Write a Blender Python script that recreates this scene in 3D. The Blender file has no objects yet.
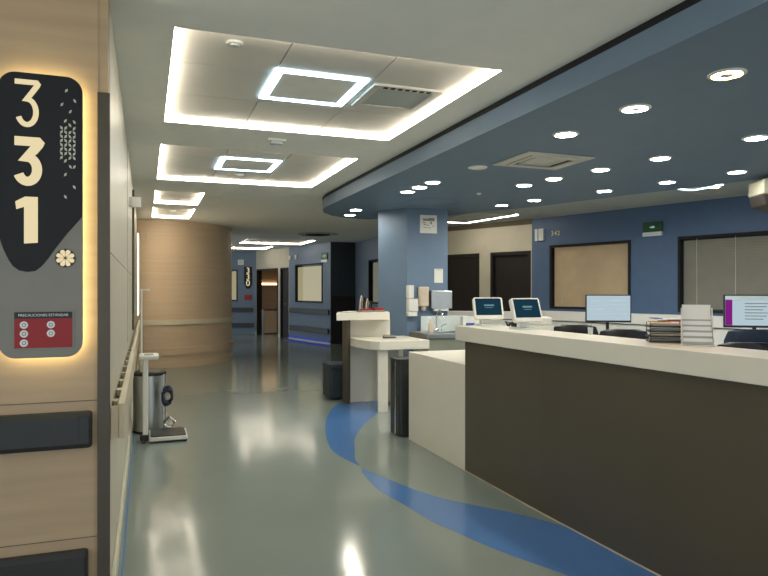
import bpy, bmesh, math, random
from mathutils import Matrix, Vector
random.seed(7)
S = bpy.context.scene
COL = S.collection
R = math.radians
# ---------------- camera, world, exposure ----------------
cam = bpy.data.cameras.new('camera')
cam.sensor_width = 36.0
cam.lens = 650 / 768 * 36.0
cam.shift_y = 2.5 / 768
cam.clip_end = 200
co = bpy.data.objects.new('camera', cam)
COL.objects.link(co)
co.location = (0, 0, 1.4)
co.rotation_euler = (R(90), 0, -math.atan((384 - 146) / 650))
S.camera = co
w = bpy.data.worlds.new('world')
S.world = w
w.use_nodes = True
w.node_tree.nodes['Background'].inputs[0].default_value = (0.86, 0.93, 1.0, 1)
w.node_tree.nodes['Background'].inputs[1].default_value = 0.55
S.view_settings.view_transform = 'Standard'
S.view_settings.look = 'None'
S.view_settings.gamma = 1
S.view_settings.use_curve_mapping = False
S.view_settings.exposure = 1.18
E_STRIP, E_FRAME, E_DOWN, E_HALO = 12.5, 6.0, 100.0, 5.0

# ---------------- materials ----------------
def lin(c):
    return tuple(((x / 255) / 12.92 if x / 255 <= 0.04045 else ((x / 255 + 0.055) / 1.055) ** 2.4) for x in c) + (1,)

def mat(name, rgb, rough=0.5, metal=0.0, var=0.06, scale=(6, 6, 6), spec=0.5, bump=0.0, coat=0.0):
    m = bpy.data.materials.new(name)
    m.use_nodes = True
    nt = m.node_tree
    b = nt.nodes['Principled BSDF']
    b.inputs['Roughness'].default_value = rough
    b.inputs['Metallic'].default_value = metal
    b.inputs['Specular IOR Level'].default_value = spec
    b.inputs['Coat Weight'].default_value = coat
    tc = nt.nodes.new('ShaderNodeTexCoord')
    mp = nt.nodes.new('ShaderNodeMapping')
    mp.inputs['Scale'].default_value = scale
    nz = nt.nodes.new('ShaderNodeTexNoise')
    nz.inputs['Scale'].default_value = 1.0
    nz.inputs['Detail'].default_value = 4
    cr = nt.nodes.new('ShaderNodeValToRGB')
    c = lin(rgb)
    cr.color_ramp.elements[0].position = 0.3
    cr.color_ramp.elements[1].position = 0.7
    cr.color_ramp.elements[0].color = tuple(x * (1 - var) for x in c[:3]) + (1,)
    cr.color_ramp.elements[1].color = tuple(min(1, x * (1 + var)) for x in c[:3]) + (1,)
    L = nt.links.new
    L(tc.outputs['Object'], mp.inputs[0]); L(mp.outputs[0], nz.inputs[0])
    L(nz.outputs[0], cr.inputs[0]); L(cr.outputs[0], b.inputs['Base Color'])
    if bump:
        bp = nt.nodes.new('ShaderNodeBump')
        bp.inputs['Strength'].default_value = bump
        L(nz.outputs[0], bp.inputs['Height']); L(bp.outputs[0], b.inputs['Normal'])
    return m

def emit(name, rgb, strength):
    m = bpy.data.materials.new(name)
    m.use_nodes = True
    nt = m.node_tree
    nt.nodes.clear()
    e = nt.nodes.new('ShaderNodeEmission'); o = nt.nodes.new('ShaderNodeOutputMaterial')
    e.inputs[0].default_value = lin(rgb); e.inputs[1].default_value = strength
    nt.links.new(e.outputs[0], o.inputs[0])
    return m

def glassy(name, tint=(0.95, 0.95, 0.94), refl=0.5):
    m = bpy.data.materials.new(name)
    m.use_nodes = True
    nt = m.node_tree
    nt.nodes.clear()
    t = nt.nodes.new('ShaderNodeBsdfTransparent'); g = nt.nodes.new('ShaderNodeBsdfGlossy')
    fr = nt.nodes.new('ShaderNodeFresnel'); mx = nt.nodes.new('ShaderNodeMixShader'); o = nt.nodes.new('ShaderNodeOutputMaterial')
    t.inputs[0].default_value = tint + (1,); g.inputs['Roughness'].default_value = 0.03
    fr.inputs[0].default_value = 1.5
    ge = nt.nodes.new('ShaderNodeNewGeometry'); sb = nt.nodes.new('ShaderNodeMath'); ml = nt.nodes.new('ShaderNodeMath')
    sb.operation = 'SUBTRACT'; sb.inputs[0].default_value = 1.0; ml.operation = 'MULTIPLY'
    nt.links.new(ge.outputs['Backfacing'], sb.inputs[1]); nt.links.new(sb.outputs[0], ml.inputs[0]); nt.links.new(fr.outputs[0], ml.inputs[1])
    nt.links.new(ml.outputs[0], mx.inputs[0]); nt.links.new(t.outputs[0], mx.inputs[1]); nt.links.new(g.outputs[0], mx.inputs[2])
    nt.links.new(mx.outputs[0], o.inputs[0])
    return m

M = dict(
    floor=mat('floor_vinyl', (132, 144, 138), 0.13, var=0.05, scale=(1.2, 1.2, 1.2), spec=0.55),
    stripe=mat('blue_vinyl', (78, 122, 178), 0.13, var=0.04, scale=(1.5, 1.5, 1.5), spec=0.55),
    ceil=mat('ceiling_paint', (234, 234, 228), 0.8, var=0.02),
    tile=mat('ceiling_tile', (198, 196, 187), 0.8, var=0.02),
    greyceil=mat('grey_ceiling', (168, 174, 170), 0.75, var=0.02),
    soffit=mat('slate_blue_paint', (101, 122, 142), 0.55, var=0.03),
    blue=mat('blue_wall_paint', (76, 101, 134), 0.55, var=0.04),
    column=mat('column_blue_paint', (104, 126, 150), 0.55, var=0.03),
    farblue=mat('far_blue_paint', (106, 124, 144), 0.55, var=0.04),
    cream=mat('cream_wall', (186, 182, 164), 0.6, var=0.03),
    gloss=mat('glossy_cream_panel', (206, 201, 182), 0.42, var=0.03, scale=(2, 2, 2)),
    oak=mat('pale_oak_veneer', (182, 158, 126), 0.42, var=0.07, scale=(1.3, 1.3, 22)),
    curved=mat('beige_wood_veneer', (204, 180, 150), 0.5, var=0.05, scale=(1.2, 1.2, 26)),
    seam=mat('seam_line', (92, 82, 64), 0.7),
    rail=mat('cream_rail', (212, 202, 176), 0.35, var=0.03),
    base=mat('cream_skirting', (205, 203, 184), 0.35, var=0.03),
    charcoal=mat('charcoal_rubber', (44, 47, 46), 0.45, var=0.08),
    darkmetal=mat('dark_bronze_metal', (84, 78, 66), 0.4, 0.35, var=0.05),
    gap=mat('shadow_gap_black', (16, 18, 20), 0.8),
    signgrey=mat('satin_grey_metal', (124, 122, 112), 0.38, 0.35, var=0.04),
    signnavy=mat('sign_navy', (10, 16, 21), 0.65, var=0.05),
    signcream=emit('lit_cream_digits', (255, 236, 190), 0.36),
    dotpale=mat('pale_marks', (205, 205, 185), 0.6),
    red=mat('red_placard', (150, 10, 16), 0.4),
    black=mat('black_plastic', (22, 22, 24), 0.4),
    white=mat('white_plastic', (222, 222, 214), 0.35, var=0.02),
    paper=mat('white_paper', (232, 234, 232), 0.6, var=0.02),
    counter=mat('white_solid_surface', (220, 215, 200), 0.3, var=0.02, scale=(3, 3, 3)),
    ledge=mat('bright_white_laminate', (240, 238, 232), 0.35, var=0.02),
    brown=mat('brown_laminate', (78, 70, 57), 0.36, var=0.08, scale=(1.5, 1.5, 1.5)),
    door=mat('dark_walnut_door', (16, 8, 7), 0.6, var=0.15, scale=(12, 12, 1)),
    doorframe=mat('door_frame_brown', (18, 14, 12), 0.6),
    steel=mat('brushed_steel', (185, 187, 184), 0.28, 1.0, var=0.05),
    chrome=mat('chrome', (215, 215, 215), 0.12, 1.0, var=0.02),
    navy=mat('navy_fabric', (36, 48, 66), 0.8, var=0.12, scale=(60, 60, 60)),
    stool=mat('slate_upholstery', (36, 48, 56), 0.6, var=0.08),
    rim=mat('white_ring_trim', (228, 226, 215), 0.5),
    strip=emit('warm_led_strip', (255, 241, 222), E_STRIP),
    frame=emit('cool_led', (196, 232, 255), E_FRAME),
    down=emit('downlight_neutral', (255, 246, 228), E_DOWN),
    downw=emit('downlight_warm', (255, 190, 110), E_DOWN * 0.5),
    downc=emit('downlight_cool', (232, 246, 255), E_DOWN),
    halo=emit('halo_led', (255, 236, 178), E_HALO),
    screen=emit('lit_screen', (205, 228, 238), 0.32),
    purple=emit('purple_sidebar', (150, 40, 150), 0.3),
    teal=emit('teal_screen', (30, 62, 78), 0.35),
    tealtext=emit('teal_screen_text', (150, 205, 215), 0.2),
    blind1=mat('beige_blind', (214, 190, 158), 0.5),
    blind2=mat('grey_blind', (152, 150, 142), 0.5),
    glass=glassy('window_glass'),
    green=mat('green_sign', (14, 74, 44), 0.45),
    greentext=emit('sign_pale_green', (190, 240, 210), 0.2),
    numeral=mat('pale_gold_numerals', (222, 218, 180), 0.5),
    acrylic=mat('frosted_acrylic', (206, 216, 214), 0.2),
    soap=mat('beige_plastic', (205, 190, 170), 0.35),
    cabgrey=mat('grey_green_laminate', (134, 136, 120), 0.35),
    tan=mat('tan_cardboard', (196, 180, 148), 0.6),
    box_brown=mat('brown_plastic', (62, 50, 40), 0.5),
    yellow=mat('yellow_paper', (215, 180, 60), 0.6), orange=mat('orange_paper', (205, 110, 60), 0.6),
    pink=mat('pink_paper', (200, 70, 90), 0.6), bluepaper=mat('blue_paper', (60, 90, 170), 0.6),
)

# ---------------- mesh helpers ----------------
class MB:
    def __init__(s, mx=None):
        s.bm = bmesh.new(); s.mx = mx or Matrix.Identity(4); s.smooth = False
    def v(s, p):
        return s.bm.verts.new(s.mx @ Vector(p))
    def f(s, vs):
        try: return s.bm.faces.new(vs)
        except ValueError: return None
    def box(s, x0, x1, y0, y1, z0, z1):
        return s.prism([(x0, y0), (x1, y0), (x1, y1), (x0, y1)], z0, z1)
    def prism(s, poly, z0, z1, T=None):
        """polygon extruded along z; T maps the local point first"""
        T = T or (lambda p: p)
        n = len(poly)
        a = [s.v(T((p[0], p[1], z0))) for p in poly]; b = [s.v(T((p[0], p[1], z1))) for p in poly]
        s.f(a[::-1]); s.f(b)
        for i in range(n):
            j = (i + 1) % n
            s.f([a[i], a[j], b[j], b[i]])
        return s
    def wallprism(s, poly, y0, y1):
        """polygon in x,z extruded along y"""
        return s.prism(poly, y0, y1, lambda p: (p[0], p[2], p[1]))
    def rings(s, rs, closed_ends=True):
        """rs: list of lists of points, lofted"""
        vs = [[s.v(p) for p in r] for r in rs]
        n = len(vs[0])
        for a, b in zip(vs, vs[1:]):
            for i in range(n):
                j = (i + 1) % n
                s.f([a[i], a[j], b[j], b[i]])
        if closed_ends:
            s.f(vs[0][::-1]); s.f(vs[-1])
        return s
    def lathe(s, prof, c=(0, 0), n=28, ends=True):
        rs = [[(c[0] + r * math.cos(2 * math.pi * i / n), c[1] + r * math.sin(2 * math.pi * i / n), z) for i in range(n)] for r, z in prof]
        s.smooth = True
        return s.rings(rs, ends)
    def torus_ring(s, prof, c=(0, 0), n=28):
        """closed profile (r,z) revolved"""
        k = len(prof)
        vs = [[s.v((c[0] + r * math.cos(2 * math.pi * i / n), c[1] + r * math.sin(2 * math.pi * i / n), z)) for r, z in prof] for i in range(n)]
        for i in range(n):
            a, b = vs[i], vs[(i + 1) % n]
            for j in range(k):
                s.f([a[j], b[j], b[(j + 1) % k], a[(j + 1) % k]])
        return s
    def tube(s, pts, r, n=10):
        rs = []
        P = [Vector(p) for p in pts]
        for i, p in enumerate(P):
            d = (P[min(i + 1, len(P) - 1)] - P[max(i - 1, 0)]).normalized()
            up = Vector((0, 0, 1)) if abs(d.z) < 0.9 else Vector((1, 0, 0))
            a = d.cross(up).normalized(); b = d.cross(a).normalized()
            rs.append([tuple(p + a * r * math.cos(2 * math.pi * k / n) + b * r * math.sin(2 * math.pi * k / n)) for k in range(n)])
        s.smooth = True
        return s.rings(rs)
    def stroke(s, pts, wd, y0, y1, ox=0, oz=0):
        """thick 2D polyline in x,z extruded along y"""
        P = [Vector((p[0] + ox, p[1] + oz)) for p in pts]
        Lp, Rp = [], []
        for i, p in enumerate(P):
            d1 = (p - P[i - 1]).normalized() if i else (P[1] - P[0]).normalized()
            d2 = (P[i + 1] - p).normalized() if i < len(P) - 1 else d1
            n1 = Vector((-d1.y, d1.x)); n2 = Vector((-d2.y, d2.x))
            m_ = (n1 + n2)
            m_ = m_.normalized() if m_.length > 1e-6 else n1
            k = wd / 2 / max(0.42, m_.dot(n1))
            Lp.append(p + m_ * k); Rp.append(p - m_ * k)
        for i in range(len(P) - 1):
            s.wallprism([tuple(Lp[i]), tuple(Lp[i + 1]), tuple(Rp[i + 1]), tuple(Rp[i])], y0, y1)
        return s
    def build(s, name, m, parent=None, bevel=0.0, seg=2):
        bmesh.ops.recalc_face_normals(s.bm, faces=s.bm.faces)
        me = bpy.data.meshes.new(name)
        s.bm.to_mesh(me); s.bm.free()
        me.materials.append(m)
        if s.smooth:
            for p in me.polygons: p.use_smooth = True
            try: me.set_sharp_from_angle(angle=R(40))
            except Exception: pass
        o = bpy.data.objects.new(name, me)
        COL.objects.link(o)
        if parent: o.parent = parent
        if bevel:
            b = o.modifiers.new('bevel', 'BEVEL'); b.width = bevel; b.segments = seg; b.limit_method = 'ANGLE'; b.angle_limit = R(40)
        return o

def rrect(x0, x1, y0, y1, r, n=6):
    pts = []
    for cx, cy, a0 in ((x1 - r, y0 + r, -90), (x1 - r, y1 - r, 0), (x0 + r, y1 - r, 90), (x0 + r, y0 + r, 180)):
        for i in range(n + 1):
            a = R(a0 + 90 * i / n)
            pts.append((cx + r * math.cos(a), cy + r * math.sin(a)))
    return pts

def arc(cx, cy, r, a0, a1, n=14):
    return [(cx + r * math.cos(R(a0 + (a1 - a0) * i / n)), cy + r * math.sin(R(a0 + (a1 - a0) * i / n))) for i in range(n + 1)]

def tag(o, label, cat, group=None):
    o['label'] = label; o['category'] = cat
    if group: o['group'] = group
    return o

def thing(name, label, cat, loc=(0, 0, 0), rz=0, group=None):
    o = bpy.data.objects.new(name, None)
    COL.objects.link(o)
    o.location = loc; o.rotation_euler = (0, 0, rz)
    o.empty_display_size = 0.1
    return tag(o, label, cat, group)

def struct(o, label=None):
    o['kind'] = 'structure'
    if label: o['label'] = label
    return o

def dup(root, loc, rz, label, group=None):
    r = root.copy(); COL.objects.link(r); r.location = loc; r.rotation_euler = (0, 0, rz); r['label'] = label
    if group: r['group'] = group
    for ch in list(root.children):
        c = ch.copy(); COL.objects.link(c); c.parent = r
        for g in ch.children:
            d = g.copy(); COL.objects.link(d); d.parent = c
    return r

def text(name, body, size, m, parent, loc, rot=(R(90), 0, 0), ext=0.001, spacing=1.0, sx=1.0):
    cu = bpy.data.curves.new(name, 'FONT')
    cu.body = body; cu.size = size; cu.extrude = ext; cu.align_x = 'CENTER'; cu.align_y = 'CENTER'; cu.space_character = spacing
    t = bpy.data.objects.new(name, cu)
    me = bpy.data.meshes.new_from_object(t)
    me.materials.clear(); me.materials.append(m)
    bpy.data.objects.remove(t)
    o = bpy.data.objects.new(name, me); COL.objects.link(o)
    o.parent = parent; o.location = loc; o.rotation_euler = rot; o.scale = (sx, 1, 1)
    return o

def frame_of(P, Q):
    d = Vector((Q[0] - P[0], Q[1] - P[1]))
    a = math.atan2(d.y, d.x)
    return Matrix.Translation((P[0], P[1], 0)) @ Matrix.Rotation(a, 4, 'Z'), d.length, a

def on(P, Q, t, y=0, z=0):
    mx, L, a = frame_of(P, Q)
    return tuple(mx @ Vector((t, y, z)))

H = 2.67
def wall(name, P, Q, m, holes=(), z1=H, th=0.16, z0=0, ext=(0, 0), label=None):
    mx, L, a = frame_of(P, Q)
    b = MB(mx)
    t = -ext[0]
    for (a0, a1, h0, h1) in sorted(holes):
        if a0 > t: b.box(t, a0, 0, th, z0, z1)
        if h0 > z0: b.box(a0, a1, 0, th, z0, h0)
        if h1 < z1: b.box(a0, a1, 0, th, h1, z1)
        t = a1
    b.box(t, L + ext[1], 0, th, z0, z1)
    return struct(b.build(name, m), label)

# ---------------- wall lines ----------------
RW = ((5.79, 8.94), (7.83, 2.35))       # blue wall behind the reception
DW = ((5.02, 10.7), (5.79, 8.94))       # cream wall with two dark doors
MW = ((5.20, 16.4), (5.02, 10.7))       # mid blue wall
FB = ((3.95, 18.9), (4.52, 16.4))       # far blue wall
FD = ((3.32, 21.0), (3.95, 18.9))       # far cream wall with two doorways
FL = ((1.0, 22.0), (3.32, 21.0))        # far left blue wall

# ---------------- floor ----------------
b = MB(); b.box(-3.2, 10, -3, 26, -0.1, 0)
struct(b.build('floor', M['floor']))

def catmull(pts, k=8):
    out = []
    for i in range(len(pts) - 1):
        p0 = pts[max(i - 1, 0)]; p1 = pts[i]; p2 = pts[i + 1]; p3 = pts[min(i + 2, len(pts) - 1)]
        for j in range(k):
            t = j / k
            out.append(tuple(0.5 * (2 * p1[c] + (p2[c] - p0[c]) * t + (2 * p0[c] - 5 * p1[c] + 4 * p2[c] - p3[c]) * t * t + (3 * p1[c] - p0[c] - 3 * p2[c] + p3[c]) * t ** 3) for c in (0, 1)))
    out.append(pts[-1])
    return out

def band(name, A, B_, m, z=0.0015):
    A = catmull(A); B_ = catmull(B_)
    n = 40
    def samp(P, t):
        x = t * (len(P) - 1); i = min(int(x), len(P) - 2); f_ = x - i
        return (P[i][0] * (1 - f_) + P[i + 1][0] * f_, P[i][1] * (1 - f_) + P[i + 1][1] * f_)
    b = MB()
    up = [(b.v(samp(A, i / n) + (z,)), b.v(samp(B_, i / n) + (z,)), b.v(samp(A, i / n) + (0.0002,)), b.v(samp(B_, i / n) + (0.0002,))) for i in range(n + 1)]
    for p, q in zip(up, up[1:]):
        b.f([p[0], q[0], q[1], p[1]]); b.f([p[0], p[2], q[2], q[0]]); b.f([p[1], q[1], q[3], p[3]])
    return struct(b.build(name, m))
band('trim_1', [(2.62, 8.1), (2.17, 7.63), (1.85, 6.87), (1.64, 6.12), (1.54, 5.59), (1.54, 5.27), (1.60, 4.95)],
     [(2.80, 7.45), (2.49, 7.01), (2.10, 6.38), (1.86, 5.88), (1.72, 5.44), (1.63, 5.15), (1.605, 4.95)], M['stripe'])['label'] = 'blue crescent inlaid in the floor before the white desk'
band('trim_2', [(1.595, 4.86), (1.67, 4.59), (1.75, 4.29), (1.87, 3.99), (1.99, 3.80), (2.16, 3.57), (2.33, 3.25), (2.52, 2.7), (2.62, 2.0)],
     [(1.56, 4.75), (1.535, 4.40), (1.55, 4.16), (1.585, 3.94), (1.62, 3.65), (1.67, 3.45), (1.78, 3.08), (1.93, 2.72), (2.25, 2.0)], M['stripe'])['label'] = 'long blue curve inlaid in the floor under the brown counter'
band('trim_3', [(3.60, 18.05), (3.98, 16.5), (4.16, 15.6)], [(3.86, 18.2), (4.22, 16.7), (4.42, 15.95)], mat('matte_blue_vinyl', (70, 100, 215), 0.6, spec=0.05))['label'] = 'blue floor inlay along the far blue wall'
b = MB(); b.box(-0.118, -0.106, 3.0, 12, 0.0003, 0.002)
struct(b.build('trim_4', M['stripe']), 'thin blue floor line along the left wall')

# ---------------- ceiling with recessed light trays ----------------
TR = [(0.13, 1.93, 3.29, 5.16), (0.12, 1.92, 5.97, 7.86), (0.11, 0.72, 8.75, 10.05), (0.10, 0.72, 10.55, 12.0),
      (2.35, 4.05, 16.1, 17.75), (2.25, 3.45, 18.7, 20.1),
      (0.13, 1.93, -0.2, 1.7), (0.13, 1.93, -2.7, -0.8)]  # these two recesses are unseen, added to brighten the near ceiling
ys = sorted(set([-3, 26] + [t[2] for t in TR] + [t[3] for t in TR]))
b = MB()
for y0, y1 in zip(ys, ys[1:]):
    cut = sorted((t[0], t[1]) for t in TR if t[2] <= y0 + 1e-6 and t[3] >= y1 - 1e-6)
    x = -3.2
    for a0, a1 in cut:
        b.box(x, a0, y0, y1, H, H + 0.3); x = a1
    b.box(x, 10, y0, y1, H, H + 0.3)
struct(b.build('ceiling', M['ceil']))

tray_labels = ['large square lit ceiling recess nearest, holding an air cassette', 'large square lit ceiling recess, second from the front',
               'narrow lit ceiling recess before the curved wooden wall, nearer of two', 'narrow lit ceiling recess touching the top of the curved wooden wall',
               'lit ceiling recess far off above the blue wall with a window', 'lit ceiling recess farthest off above the two doorways',
               'large fill light recess added just above and behind the viewer, unseen', 'fill light recess added well behind the viewer, unseen']
for i, (x0, x1, y0, y1) in enumerate(TR):
    t = thing('light_recess', tray_labels[i], 'ceiling light', ((x0 + x1) / 2, (y0 + y1) / 2, H))
    hx, hy = (x1 - x0) / 2, (y1 - y0) / 2
    nx = 3 if hx > 0.5 else 1; ny = 3 if hy > 0.8 else 2
    b = MB()
    for a in range(nx):
        for c in range(ny):
            g = 0.004
            b.box(-hx + 2 * hx * a / nx + g, -hx + 2 * hx * (a + 1) / nx - g, -hy + 2 * hy * c / ny + g, -hy + 2 * hy * (c + 1) / ny - g, 0.0425, 0.055)
    b.build('tile_panel', M['tile'], t)
    b = MB(); b.box(-hx + 0.002, hx - 0.002, -hy + 0.002, hy - 0.002, 0.057, 0.07); b.build('backing', M['rim'], t)
    b = MB(); e = 0.012
    for (a0, a1, c0, c1) in ((-hx, hx, -hy, -hy + e), (-hx, hx, hy - e, hy), (-hx, -hx + e, -hy + e, hy - e), (hx - e, hx, -hy + e, hy - e)):
        b.box(a0 + 0.001, a1 - 0.001, c0 + 0.001, c1 - 0.001, 0.005, 0.021)
    b.build('light_strip', M['strip'], t)

def led_frame(label, x, y, hx, hy, z, m, wd=0.05):
    t = thing('square_led_light', label, 'ceiling light', (x, y, z))
    b = MB()
    for (a0, a1, c0, c1) in ((-hx, hx, -hy, -hy + wd), (-hx, hx, hy - wd, hy), (-hx, -hx + wd, -hy + wd, hy - wd), (hx - wd, hx, -hy + wd, hy - wd)):
        b.box(a0, a1, c0, c1, -0.010, -0.002)
    b.build('light_strip', m, t)
    b = MB(); b.box(-hx + wd, hx - wd, -hy + wd, hy - wd, -0.006, -0.001); b.build('panel', M['rim'], t)
    return t
led_frame('square cool white led frame in the nearest ceiling recess', 1.01, 4.12, 0.29, 0.31, H + 0.042, M['frame'])
led_frame('square cool white led frame in the second ceiling recess', 0.99, 6.85, 0.30, 0.33, H + 0.042, M['frame'])

# air cassette in the nearest recess
t = thing('air_cassette', 'square air conditioning cassette with grille in the nearest lit recess', 'air conditioner', (1.595, 4.12, H + 0.042))
b = MB()
for (a0, a1, c0, c1) in ((-.24, .24, -.25, -.19), (-.24, .24, .19, .25), (-.24, -.19, -.19, .19), (.19, .24, -.19, .19)):
    b.box(a0, a1, c0, c1, -0.016, 0.0)
b.build('frame', M['tile'], t)
b = MB(); b.box(-.19, .19, -.19, .19, -0.008, 0.0); b.build('grille', M['greyceil'], t)
for k in range(7):
    b = MB(); b.box(-.17 + k * .05, -.14 + k * .05, -.235, -.205, -0.019, -0.0165); b.build('air_slot', M['gap'], t)

def smoke(label, x, y, z, r=0.055, m=None):
    t = thing('smoke_detector', label, 'smoke detector', (x, y, z))
    b = MB(); b.lathe([(r, 0), (r, -0.008), (r * 0.85, -0.014)]); b.build('base', m or M['greyceil'], t)
    b = MB(); b.lathe([(r * 0.6, -0.0145), (r * 0.55, -0.020), (r * 0.2, -0.022)]); b.build('sensor', m or M['rim'], t)
smoke('round smoke detector in the left tile of the nearest lit recess', 0.44, 3.5, H + 0.042, 0.045, M['greyceil'])
smoke('small round smoke detector in the second lit recess', 0.99, 7.45, H + 0.042, 0.05, M['rim'])
smoke('tiny smoke detector in the last narrow lit recess', 0.42, 11.2, H + 0.042, 0.05, M['rim'])
t = thing('emergency_light', 'small white ceiling fitting between the two large lit recesses', 'ceiling fitting', (1.03, 5.45, H))
b = MB(); b.prism(rrect(-.075, .075, -.06, .06, .02), -0.02, 0); b.build('base', M['white'], t)
b = MB(); b.prism(rrect(-.05, .05, -.035, .035, .015), -0.04, -0.0205); b.build('lens', M['acrylic'], t)
t = thing('ceiling_diffuser', 'flat oval dark diffuser in the ceiling beyond the blue soffit', 'air vent', (3.62, 14.2, H))
b = MB(); b.torus_ring([(.46, 0), (.46, -.012), (.38, -.03), (.38, 0)]); b.build('rim', M['greyceil'], t)
b = MB(); b.lathe([(.3, -.005), (.26, -.03), (.02, -.045)]); b.build('cone', M['gap'], t)

# ---------------- soffit ----------------
SZ = 2.5
front = [(2.22, -3), (2.22, 8.0)]
curve = [(2.225, 8.3), (2.26, 8.6), (2.36, 8.92), (2.55, 9.22), (2.83, 9.45), (3.2, 9.52), (3.6, 9.35)]
back = [(4.17, 8.69), (4.42, 8.1), (4.78, 7.4), (4.98, 6.8), (5.22, 6.05), (5.53, 5.33), (5.74, 4.6), (6.25, 3.0), (6.9, 1.0), (8.0, -3)]
poly = front + curve + back
b = MB(); b.prism(poly, SZ, H - 0.036)
struct(b.build('ceiling_soffit', M['soffit']), 'slate blue dropped soffit over the reception')
b = MB(); b.prism([(p[0] - .004, p[1]) for p in front + curve] + [(p[0], p[1]) for p in back], H - 0.0355, H - 0.0005)
struct(b.build('trim_5', M['gap']), 'black shadow gap above the blue soffit')
# lower grey ceiling between the soffit and the right-hand walls
b = MB(); b.prism([(4.3, -3), (4.3, 8.0), (4.0, 8.9), (4.2, 10.9), (5.0, 10.75), (5.81, 8.95), (7.85, 2.35), (9.4, -3)], 2.54, H - 0.001)
struct(b.build('ceiling_lower', M['greyceil']), 'grey lowered ceiling along the blue wall')
# lit strips of the lower ceiling
t = thing('light_recess', 'thin warm lit ceiling line above the cream wall with two dark doors', 'ceiling light', (4.95, 9.1, 2.54))
b = MB()
b.box(-.5, .11, .63, .67, -.012, -.001); b.prism([(.07, .63), (.11, .63), (.28, -.65), (.235, -.65)], -.012, -.001)
b.build('light_strip', M['strip'], t)
b = MB(); b.prism([(-.5, -.65), (.23, -.65), (.065, .625), (-.5, .625)], -.009, -.001); b.build('panel', M['tile'], t)
led_frame('square cool led frame in the grey ceiling above the right window', 5.62, 5.5, 0.2, 0.2, 2.54, M['frame'], 0.03)
# grid lines of tiles on the grey ceiling
mx, L, a = frame_of(*RW)
b = MB(mx)
for tt in (0.6, 1.8, 3.0, 4.2): b.box(tt, tt + .015, -1.0, -.01, 2.536, 2.5395)
b.box(0.1, 6.0, -.06, -.045, 2.536, 2.5395)
struct(b.build('trim_6', M['tile']), 'pale grid lines of the grey tile ceiling')

# ---------------- downlights ----------------
def downlight(mat_, r=0.070):
    t = thing('downlight', '', 'ceiling light', (0, 0, 0))
    b = MB(); b.torus_ring([(r + .022, 0), (r + .022, -.004), (r + .004, -.010), (r, -.004), (r, 0)]); b.build('trim_ring', M['rim'], t)
    b = MB(); b.lathe([(r - .001, -.001), (r - .001, -.006), (r * .55, -.007)], ends=True); b.build('lens', mat_, t)
    b = MB(); b.lathe([(r * .5, -.0075), (r * .45, -.011)]); b.build('center_cap', M['rim'], t)
    return t
protos = {k: downlight(M[m_]) for k, m_ in (('n', 'down'), ('w', 'downw'), ('c', 'downc'))}
DL = [(2.77, 2.5, 'w', 'warm orange downlight, nearest and highest in the photo'),
      (2.77, 3.16, 'n', 'bright white downlight next beyond the warm orange one'),
      (2.77, 3.85, 'n', 'yellowish white downlight in front of the square air vent'),
      (4.01, 4.28, 'n', 'ring downlight to the right of the square air vent, above the row by the wall'),
      (3.88, 4.87, 'n', 'ring downlight just beyond the right corner of the square air vent'),
      (4.12, 3.47, 'c', 'cool white downlight cut by the right edge of the photo'),
      (5.14, 4.53, 'c', 'cool white downlight just above the grey ceiling led frame at right'),
      (4.96, 5.20, 'c', 'cool white downlight left above the grey ceiling led frame'),
      (4.75, 5.90, 'c', 'cool white downlight directly above the green exit sign side, third from right edge'),
      (3.76, 5.42, 'n', 'ring downlight below the square air vent, right of its neighbour'),
      (3.70, 5.86, 'c', 'cool white downlight below the left half of the square air vent'),
      (4.43, 6.79, 'n', 'small ring downlight above the left window of the blue wall'),
      (4.30, 7.33, 'n', 'small downlight farthest back above the dark door'),
      (2.73, 6.02, 'n', 'ring downlight, rightmost of the close trio above the blue column'),
      (2.73, 6.36, 'n', 'ring downlight, middle of the close trio above the blue column'),
      (2.73, 6.69, 'n', 'ring downlight, leftmost of the close trio above the blue column'),
      (2.68, 8.43, 'n', 'ring downlight, nearer of the pair at the rounded soffit end'),
      (2.78, 9.04, 'n', 'ring downlight, farther of the pair at the rounded soffit end')]
used = set()
for x, y, k, lb in DL:
    if k not in used:
        used.add(k); o = protos[k]; o.location = (x, y, SZ); o['label'] = lb; o['group'] = 'downlights in the soffit'
    else:
        dup(protos[k], (x, y, SZ), 0, lb, 'downlights in the soffit')
t = thing('downlight', 'small warm downlight in the grey ceiling beside the right window', 'ceiling light', (5.87, 5.46, 2.54))
b = MB(); b.torus_ring([(.075, 0), (.075, -.004), (.05, -.01), (.05, 0)]); b.build('trim_ring', M['rim'], t)
b = MB(); b.lathe([(.049, -.001), (.045, -.006)]); b.build('lens', M['downw'], t)
t = thing('ceiling_speaker', 'round unlit white speaker left of the square air vent', 'speaker', (2.78, 5.16, SZ))
b = MB(); b.torus_ring([(.085, 0), (.085, -.006), (.07, -.012), (.07, 0)]); b.build('rim', M['rim'], t)
b = MB(); b.lathe([(.069, -.001), (.06, -.009)]); b.build('grille', M['white'], t)
smoke('tiny sensor disc in the soffit above the column', 3.53, 6.52, SZ, 0.03, M['rim'])
t = thing('access_ring', 'thin round pale outline of an access panel before the column', 'ceiling panel', (3.35, 7.35, SZ))
b = MB(); b.torus_ring([(.34, 0), (.34, -.004), (.33, -.004), (.33, 0)], n=40); b.build('ring', M['farblue'], t)
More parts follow.
